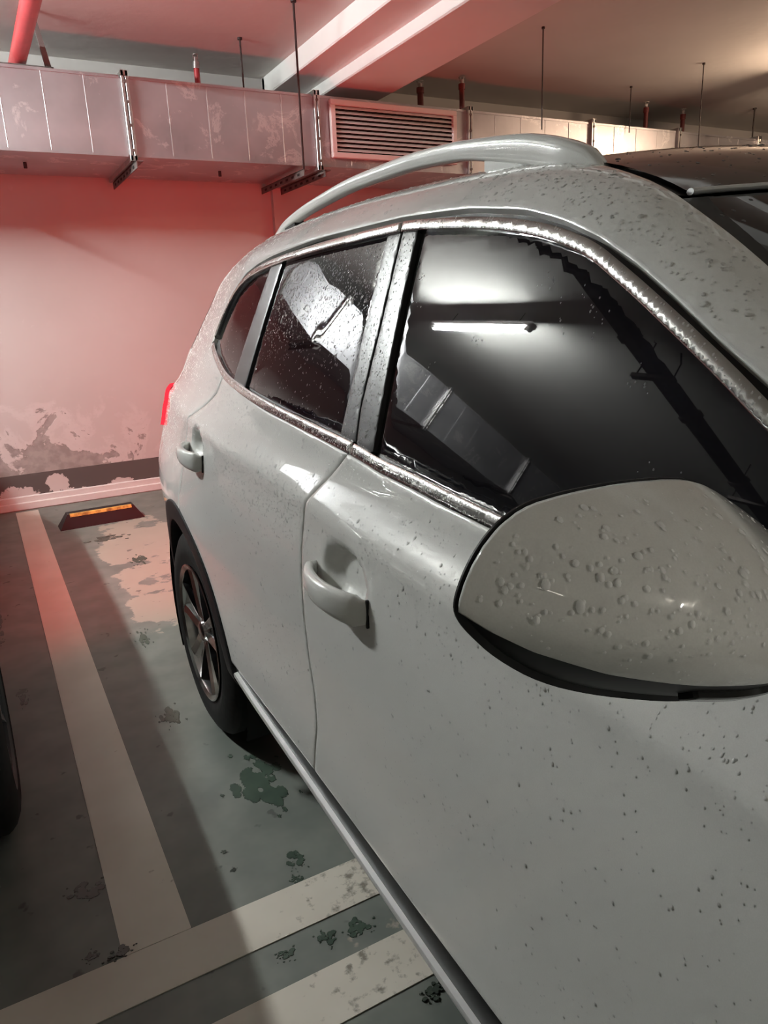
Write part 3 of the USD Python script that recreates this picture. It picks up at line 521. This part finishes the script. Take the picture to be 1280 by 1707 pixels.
def lean(V):
    V = V.copy(); n, m = V.shape[:2]; V[..., 1] += .075 * np.linspace(0, 1, n)[:, None] * sm(0, .45, np.linspace(0, 1, m))[None]; return V
tl_r = lean(tl_r)
def offs(V, d):
    c0 = np.array([XC, 1.2, .9]); q = c0 - V; return V + q / np.linalg.norm(q, axis=2)[..., None] * d
hs = both('tail_lamp', cat_(closed(offs(back(.935, 1.085, 5, 34, .012), .024)), closed(offs(lean(back(.905, 1.115, 36, 83, .012)), .005))), 'dark', label='red tail lamp, lit')
for dd, fl_ in ((hs[0], 0), (hs[1], 1)):
    for nm, V_, mm in (('side_lens', tl_s, 'tail_side'), ('rear_lens', tl_r, 'tail')): g_ = closed(V_) if nm == 'side_lens' else grid(V_); obj(nm, mirror(g_, XC) if fl_ else g_, mm, dd, 40)
# front end
def nose(s0, s1, n=12, k=30):
    sv = np.linspace(s0, s1, n); ye = np.interp(sv, [.25, .5, .8, .9], [-1.30, -1.36, -1.33, -1.28]); yv = np.full(n, -1.12); E = F(np.stack([yv, np.minimum(sv, .88)], 1)); E[:, 2] = sv
    th = np.radians(np.linspace(0, 90, k)); w = XC - E[:, 0]; c, s = np.cos(th) ** .8, np.sin(th) ** .8
    return np.stack([XC - w[:, None] * c, E[:, 1:2] + (ye - E[:, 1])[:, None] * s, E[:, 2:3] + 0 * c], 2)
obj('front_bumper', grid(full(nose(.25, .62))), 'paint', car, 40); obj('grille', grid(full(nose(.62, .86))), 'gloss_black', car, 40)
def nose_patch(a, b, t0, t1): V = nose(a, b, 8, 60); k0, k1 = int(t0 / 90 * 59), int(t1 / 90 * 59); return V[:, k0:k1] + [-.004, -.012, 0]
both('headlamp', closed(nose_patch(.70, .83, 8, 52)), 'lens')
# underbody and wheel tubs
ub = [box(.56, 2 * XC - .56, -.0, 1.78, .23, .98, .03), box(.78, 2 * XC - .78, -1.1, .1, .24, .80, .03), box(.78, 2 * XC - .78, 1.7, 2.85, .24, .95, .03)]
obj('underbody', cat_(*ub), 'dark', car, 25)
def tub(cy):
    t = np.linspace(-.5, np.pi + .5, 30); a = np.stack([0 * t + .505, cy + .43 * np.cos(t), WR + .43 * np.sin(t)], 1); b = a + [.30, 0, 0]; return grid(np.stack([a, b], 1))
both('wheel_tub', tub(WY), 'dark'); both('wheel_tub', tub(WY2), 'dark')
# ---- door handles
def handle(y0, y1, z, zr):
    t = np.linspace(0, 1, 26); y = y0 + (y1 - y0) * t; zz = z + zr * (t - .5); o = .040 * np.clip(np.sin(np.pi * (t ** .9)), 0, 1) ** .55 - .004
    Pm = F(np.stack([y, zz], 1)); Pm[:, 0] = S(y, zz); N = np.array([-1, 0, .05]); P = Pm + N * o[:, None]
    w = .018 + .009 * t; th = .0085 + .004 * np.sin(np.pi * t); k = np.clip(np.minimum(t, 1 - t) / .06, .45, 1) ** .5
    return sweep(P, ell(1, 1, 16, 2.4), up=(0, 0, 1), scales=np.stack([th * k, w * k], 1))
for d, (a, b, z, zr) in ((door_f, (1.086, .893, .922, -.016)), (door_r, (2.045, 1.845, .986, -.016))):
    hm = handle(a, b, z, zr); em = hull([(S(np.array([yy]), np.array([zz]))[0] - oo, yy, zz) for yy in (b - .004, b + .0 ) for zz in (z + zr / 2 - .022, z + zr / 2 + .022) for oo in (-.004, .004)])
    for dd, fl_ in ((d[0], 0), (d[1], 1)):
        obj('door_handle', mirror(hm, XC) if fl_ else hm, 'paint', dd, 50); obj('handle_gasket', mirror(em, XC) if fl_ else em, 'seal', dd, 30)
# ---- roof rails
def rail():
    p = PI([.775, .83, .92, 1.03, 1.14, 1.32, 1.5, 1.75, 1.95, 2.07, 2.16], [[.775, 1.492], [.777, 1.529], [.780, 1.560], [.781, 1.582], [.782, 1.598], [.784, 1.608], [.787, 1.609], [.792, 1.596], [.800, 1.575], [.808, 1.550], [.815, 1.528]])
    y = np.linspace(.775, 2.16, 90); q = p(y); P = np.stack([q[:, 0], y, q[:, 1]], 1); h = np.interp(y, [.775, .82, .95, 1.1, 2.0, 2.16], [.012, .022, .022, .016, .011, .006]); w = np.interp(y, [.775, .85, 1.0, 2.0, 2.16], [.010, .022, .019, .016, .008])
    return sweep(P, ell(1, 1, 16, 3.2), scales=np.stack([w, h], 1))
r_ = both('roof_rail', rail(), 'paint', smooth=45)
def foot(ya, yb, zt0, zt1, m):
    e = edge(np.array([ya, yb])); P = []
    for i, (yy, zz) in enumerate(((ya, zt0), (yb, zt1))):
        for dx in (-.012, .014): P += [(.782 + dx + (.02 if ya > 1.5 else 0), yy, zz), (.782 + dx + (.02 if ya > 1.5 else 0), yy, e[i, 2] - .015)]
    return hull(P)
for m_, fm in (('paint', foot(.80, 1.045, 1.512, 1.575, 0)), ('black', foot(1.905, 1.975, 1.575, 1.568, 0))):
    for rr_, fl_ in ((r_[0], 0), (r_[1], 1)): obj('rail_foot', mirror(fm, XC) if fl_ else fm, m_, rr_, 30)
# ---- mirrors
MO = np.array([(.224, 1.1765), (.2282, 1.189), (.2361, 1.203), (.2462, 1.2145), (.2582, 1.2235), (.2726, 1.2295), (.2893, 1.232), (.3225, 1.233), (.358, 1.232), (.397, 1.2285), (.42, 1.224), (.44, 1.2155), (.471, 1.197), (.516, 1.168), (.553, 1.13), (.562, 1.09), (.552, 1.05), (.52, 1.034), (.475, 1.038), (.43, 1.048), (.39, 1.062), (.335, 1.084), (.29, 1.107), (.255, 1.134), (.235, 1.156), (.227, 1.167)])
MK = .866; MO = np.stack([MO[:, 0] * MK, CAM_H - (CAM_H - MO[:, 1]) * MK], 1)
for _ in range(2): MO = np.stack([.75 * MO + .25 * np.roll(MO, -1, 0), .25 * MO + .75 * np.roll(MO, -1, 0)], 1).reshape(-1, 2)
_m = sg.Polygon(MO).buffer(.004).buffer(-.004); mc = np.array([.335, 1.170]); YM = .29
_ang = np.linspace(-np.pi, np.pi, 181); _rad = np.array([sg.LineString([mc, mc + .5 * np.array([math.cos(a), math.sin(a)])]).intersection(_m.exterior).distance(sg.Point(mc)) for a in _ang])
def FM(P):
    d = P - mc; r = np.interp(np.arctan2(d[:, 1], d[:, 0]), _ang, _rad); rho = np.clip(np.hypot(d[:, 0], d[:, 1]) / r, 0, 1)
    return np.stack([P[:, 0] - .0, YM - .076 * (1 - rho ** 2.1), P[:, 1]], 1)
def NM(P):
    e = .001; a = FM(P + [e, 0]) - FM(P - [e, 0]); b = FM(P + [0, e]) - FM(P - [0, e]); c = np.cross(a, b); c /= np.linalg.norm(c, axis=1)[:, None]; return c * np.where(c[:, 1:2] > 0, -1, 1)
low_edge = [(x * MK, CAM_H - (CAM_H - z) * MK) for x, z in [(.20, 1.178), (.2245, 1.1735), (.24, 1.161), (.262, 1.147), (.30, 1.131), (.36, 1.116), (.43, 1.102), (.53, 1.080), (.60, 1.064)]]
cap_ = _m.intersection(sg.Polygon(low_edge + [(.53, 1.3), (.15, 1.3), (.15, 1.18)]))
mir = both('wing_mirror', panel(_m, FM, NM, .006, roll=.001, depth=.004, off=-.003), 'black', smooth=40)
_ro = np.array(_m.buffer(.0010).exterior.coords)[:-1]
def ringpts(k, y): return np.stack([mc[0] + (_ro[:, 0] - mc[0]) * k, 0 * _ro[:, 0] + y, mc[1] + (_ro[:, 1] - mc[1]) * k], 1)
_rg = np.stack([ringpts(.93, YM + .0004), ringpts(1., YM + .0005), ringpts(1., YM + .0018), ringpts(.55, YM + .040), ringpts(.02, YM + .040)]); bkm = grid(np.concatenate([_rg, _rg[:, :1]], 1))
mg = trimesh.creation.extrude_polygon(_m.buffer(-.05), .003); V = np.asarray(mg.vertices); mgm = (np.stack([V[:, 0], YM + .0405 + V[:, 2], V[:, 1]], 1), np.asarray(mg.faces)[:, ::-1])
arm = hull([(.45, .25, 1.10), (.45, .31, 1.10), (.45, .25, 1.14), (.45, .31, 1.14), (.535, .16, 1.075), (.535, .36, 1.085), (.535, .18, 1.13), (.535, .36, 1.16)])
ind = sg.Polygon([(.40, 1.102), (.33, 1.118), (.33, 1.126), (.405, 1.111)])
msh = [('mirror_cap', panel(cap_.buffer(-.0006), FM, NM, .006, roll=.0012, depth=.006, off=.002), 'paint', 50), ('mirror_rim', bkm, 'black', 30), ('mirror_glass', mgm, 'chrome', 30), ('mirror_arm', arm, 'black', 30), ('indicator', panel(ind, FM, NM, .005, roll=.001, depth=.004, off=.0015), 'gloss_black', 40)]
for nm, me, mm, sm_ in msh:
    for dd, fl_ in ((mir[0], 0), (mir[1], 1)): obj(nm, mirror(me, XC) if fl_ else me, mm, dd, sm_)
# ---- wheels
def lathe(prof, n=72):
    """profile (axial, radius) -> mesh about the x axis at the origin"""
    p = np.asarray(prof, float); t = np.linspace(0, 2 * np.pi, n, endpoint=False); V = np.stack([np.broadcast_to(p[:, 0:1], (len(p), n)), p[:, 1:2] * np.cos(t), p[:, 1:2] * np.sin(t)], 2); v = V.reshape(-1, 3); f = []
    for i in range(len(p) - 1):
        a = i * n + np.arange(n); b = i * n + (np.arange(n) + 1) % n; f.append(np.stack([a, b + n, b], 1)); f.append(np.stack([a, a + n, b + n], 1))
    return v, np.vstack(f)
def wheel(parent, cx, cy, side, r=WR, rimr=.222, W=.215, spokes=True, phase=.3, rimm='alloy'):
    """outer face at cx; side -1: faces -x"""
    def put(m):
        v, f = m if isinstance(m, tuple) else (np.asarray(m.vertices), np.asarray(m.faces)); v = v.copy(); v[:, 0] *= -side; v = v + [cx, cy, r]; return v, (f if side < 0 else f[:, ::-1])
    tp = [(.030, rimr - .004), (.012, rimr + .002), (.004, rimr + .03), (.0, r - .075), (.006, r - .045), (.018, r - .018), (.030, r - .006)]
    for k in range(4):
        a = .040 + k * (W - .07) / 4; b = a + (W - .07) / 4; tp += [(a, r), (b - .010, r), (b - .008, r - .009), (b - .001, r - .009)]
    tp += [(W - .03, r), (W - .018, r - .018), (W, r - .075), (W - .004, rimr + .03), (W - .02, rimr - .004)]
    w = obj('wheel', put(lathe(tp)), 'rubber', parent, 35)
    obj('rim', put(lathe([(.012, rimr - .002), (.004, rimr + .006), (.003, rimr + .001), (.010, rimr - .012), (.05, rimr - .022), (W - .02, rimr - .026)])), rimm, w, 35)
    obj('brake_disc', put(lathe([(.10, .0), (.10, .165), (.125, .165), (.125, 0)], 40)), 'alloy_dark', w, 30)
    if not spokes: return
    for k in range(5):
        a0 = phase + k * 2 * np.pi / 5
        for sgn in (-1, 1):
            P = []
            for rr, dx, hw, off in ((.030, .022, .013, .016), (.10, .016, .012, .026), (.17, .012, .013, .040), (rimr - .012, .008, .014, .052)):
                for q in (-1, 1):
                    tt = sgn * off + q * hw; c, s = math.cos(a0), math.sin(a0); P.append((dx + (.006 if q * sgn < 0 else 0), rr * c - tt * s, rr * s + tt * c)); P.append((dx + .040, rr * c - tt * .6 * s, rr * s + tt * .6 * c))
            ms = [hull(P[i * 4:(i + 2) * 4]) for i in range(3)]
            obj('spoke', put(cat_(*ms)), rimm, w, 25)
        c, s = math.cos(a0), math.sin(a0); P = []
        for rr, hw in ((.05, .012), (rimr - .02, .05)):
            for q in (-1, 1): tt = q * hw; P += [(.035, rr * c - tt * s, rr * s + tt * c), (.05, rr * c - tt * s, rr * s + tt * c)]
        obj('spoke_web', put(hull(P)), 'alloy_dark', w, 25)
    obj('hub_cap', put(lathe([(.010, 0.0005), (.010, .024), (.016, .034), (.04, .036)], 32)), rimm, w, 35)
wheel(car, .482, WY, -1); wheel(car, .50, WY2, -1); wheel(car, 2 * XC - .482, WY, 1); wheel(car, 2 * XC - .50, WY2, 1)

# ================================================================ THE NEIGHBOURING CAR (only its front tyre is in the picture)
nc = thing('grey_car', 'dark grey car in the left bay, only its tyre showing at the left edge', 'car', (-1.03, 3.45, 0))
NX, NY0, NY1 = -1.05, 1.20, 5.62
def shell(levels, ny=46, front=.55, rear=.35, y0=NY0, y1=NY1):
    """levels: (z, half-width, y-front, y-rear)"""
    rings = []
    for z, hw, a, b in levels:
        t = np.linspace(0, 2 * np.pi, 96, endpoint=False); c, s = np.cos(t), np.sin(t); cy = (a + b) / 2; hl = (b - a) / 2
        rings.append(np.stack([NX + hw * np.sign(c) * abs(c) ** .28, cy + hl * np.sign(s) * abs(s) ** .42, 0 * t + z], 1))
    V = np.array(rings); V = np.concatenate([V, V[:, :1]], 1); return grid(V)
nb = shell([(.22, .84, 1.32, 5.50), (.30, .91, 1.25, 5.58), (.55, .945, NY0, NY1), (.70, .945, NY0 + .02, NY1), (.80, .91, 1.26, 5.58), (.88, .86, 1.34, 5.52), (.92, .82, 1.45, 5.45), (.935, .68, 1.6, 5.4), (.94, .02, 2.5, 4.4)])
obj('body', nb, 'navy', nc, 35)
obj('cabin', shell([(.925, .76, 1.92, 5.35), (1.0, .74, 2.06, 5.28), (1.40, .56, 2.75, 5.0), (1.495, .51, 2.92, 4.85)]), 'glass', nc, 35)
obj('roof', shell([(1.485, .53, 2.86, 4.92), (1.515, .52, 2.90, 4.88), (1.54, .45, 3.0, 4.75), (1.555, .30, 3.3, 4.5), (1.56, .02, 3.8, 4.0)]), 'navy', nc, 35)
for sx in (-1, 1):
    obj('tail_lamp', box(NX + sx * .62 - .17, NX + sx * .62 + .17, 5.56, 5.62, .70, .84, .01), 'lamp_red', nc, 25); obj('headlamp', box(NX + sx * .50 - .15, NX + sx * .50 + .15, 1.212, 1.30, .61, .70, .025), 'lens', nc, 25)
    wheel(nc, -.094 if sx > 0 else 2 * NX + .094, 2.10, 1 if sx > 0 else -1, r=.325, rimr=.215, phase=.9, rimm='alloy_dark'); wheel(nc, -.11 if sx > 0 else 2 * NX + .11, 4.75, 1 if sx > 0 else -1, r=.325, rimr=.215, rimm='alloy_dark')

# ================================================================ WATER
def beads(P, N, r, flat_=.36):
    """one shallow bead per point"""
    n = len(P); ring = []; k = 8
    tv = np.linspace(0, 2 * np.pi, k, endpoint=False); B = [(0, 0, 1.)] + [(math.cos(t) * .72, math.sin(t) * .72, .68) for t in tv] + [(math.cos(t), math.sin(t), .0) for t in tv]; B = np.array(B)
    Fc = [(0, 1 + i, 1 + (i + 1) % k) for i in range(k)]
    for i in range(k): a, b = 1 + i, 1 + (i + 1) % k; Fc += [(a, a + k, b + k), (a, b + k, b)]
    Fc = np.array(Fc); up = np.array([0, 0, 1.]); U = np.cross(N, up); U /= np.linalg.norm(U, axis=1)[:, None] + 1e-9; Wv = np.cross(N, U)
    el = 1 + rng.uniform(0, .45, n)
    wob = 1 + rng.normal(0, .05, (n, len(B), 1))
    b = np.broadcast_to(B, (n, len(B), 3)) * np.concatenate([wob, wob, np.ones_like(wob)], 2)
    V = P[:, None] + r[:, None, None] * (b[..., 0:1] * U[:, None] + b[..., 1:2] * el[:, None, None] * Wv[:, None] + flat_ * b[..., 2:3] * N[:, None])
    return V.reshape(-1, 3), (Fc[None] + (np.arange(n) * len(B))[:, None, None]).reshape(-1, 3)
def scatter(pg, n, fn, nrm, r0, sg_, off=0., dens=None, rmax=.0042):
    x0, y0, x1, y1 = pg.bounds; out = []
    while sum(map(len, out)) < n:
        q = np.stack([rng.uniform(x0, x1, 4000), rng.uniform(y0, y1, 4000)], 1); k = contains_xy(pg, q[:, 0], q[:, 1])
        if dens is not None: k &= rng.uniform(0, 1, 4000) < dens(q)
        out.append(q[k])
    q = np.vstack(out)[:n]; P, N = fn(q), nrm(q); r = np.minimum(r0 * np.exp(sg_ * rng.normal(size=n)), rmax)
    return P + N * (off - .0001), N, r
def water(name, label, sets, m='water'):
    P = np.vstack([s[0] for s in sets]); N = np.vstack([s[1] for s in sets]); r = np.concatenate([s[2] for s in sets])
    obj(name, beads(P, N, r), m, None, 60, label=label, cat='water', kind='stuff')
vis = sg.box(.12, .2, 3., 2.)
dr = lambda q: .15 + .85 * sm(.85, 1.05, q[:, 1])
sets = [scatter(fd.buffer(-.01), 2600, F, NF, .0010, .4, dens=lambda q: .22 + .78 * sm(.90, 1.04, q[:, 1])),
        scatter(rd.buffer(-.01), 4200, F, NF, .0012, .35, dens=lambda q: .10 + .9 * sm(.90, 1.06, q[:, 1])),
        scatter(side.buffer(-.01).intersection(sg.box(.12, .9, 3, 2)), 6000, F, NF, .0013, .4, dens=lambda q: np.where(q[:, 0] > 1.2, 1., .35)),
        scatter(side.buffer(-.01).intersection(sg.box(.12, .9, .95, 2)), 520, F, NF, .0014, .35),
        scatter(smoothline(CH).buffer(.006), 800, F, NF, .0011, .3, .003), scatter(smoothline(CL).buffer(.007), 1300, F, NF, .0011, .3, .003)]
for i, pg in enumerate(films[:2]): sets.append(scatter(sg.Polygon(pg).buffer(-.002), 300, F, NF, .0011, .3, -.003))
def cl(q): return .08 + .92 * sm(1.22, 1.38, q[:, 1])
sets += [scatter(panes[1].buffer(-.006), 2600, F, NF, .0012, .35, -.008, cl), scatter(panes[2].buffer(-.006), 130, F, NF, .0011, .3, -.008)]
cen = np.array([(.99, 1.39), (.98, 1.36), (.70, 1.375), (.62, 1.35), (.66, 1.34), (.6, 1.33), (.52, 1.27), (.47, 1.19), (.45, 1.185), (.9, 1.26), (.8, 1.30), (.97, 1.22), (.93, 1.21)])
q = np.vstack([c + rng.normal(0, .008, (7, 2)) for c in cen]); sets.append((F(q) - .008 * NF(q), NF(q), rng.uniform(.0007, .0016, len(q))))
water('water_droplets', 'fine rain droplets beaded over doors, windows and roof edge of the white car', sets)
cap_in = cap_.buffer(-.006)
water('water_droplets', 'large water droplets standing on the white wing mirror cap', [scatter(cap_in, 330, FM, NM, .0008, .4, .003, lambda q: .2 + .8 * sm(1.13, 1.20, q[:, 1])), scatter(cap_in, 90, FM, NM, .0014, .30, .003, lambda q: .08 + .92 * sm(1.16, 1.215, q[:, 1]))], 'water_big')
# beads on the roof panel and windscreen
rv, rf = grid(half(edge(ys), u, crown, bow, .018, .002)); k = (rv[:, 1] < 1.3); rv = rv[k]
def on_grid(V, n, r0, sg_):
    N = np.cross(np.gradient(V, axis=0), np.gradient(V, axis=1)); N /= np.linalg.norm(N, axis=2)[..., None] + 1e-9; N *= np.sign(N[..., 2:3]); i = rng.uniform(0, V.shape[0] - 1.001, n); j = rng.uniform(0, V.shape[1] - 1.001, n); a, b = i.astype(int), j.astype(int); f, g = (i - a)[:, None], (j - b)[:, None]
    P = V[a, b] * (1 - f) * (1 - g) + V[a + 1, b] * f * (1 - g) + V[a, b + 1] * (1 - f) * g + V[a + 1, b + 1] * f * g; return P, N[a, b], r0 * np.exp(sg_ * rng.normal(size=n))
water('water_droplets', 'water droplets on the roof panel and windscreen of the white car', [on_grid(half(edge(ys), u, crown, bow, .018, .002)[:28], 420, .0019, .35), on_grid(half(edge(yw), u, .022 + .05 * tw, -.07 - .16 * tw, .006, -.003)[20:], 160, .0019, .35)])
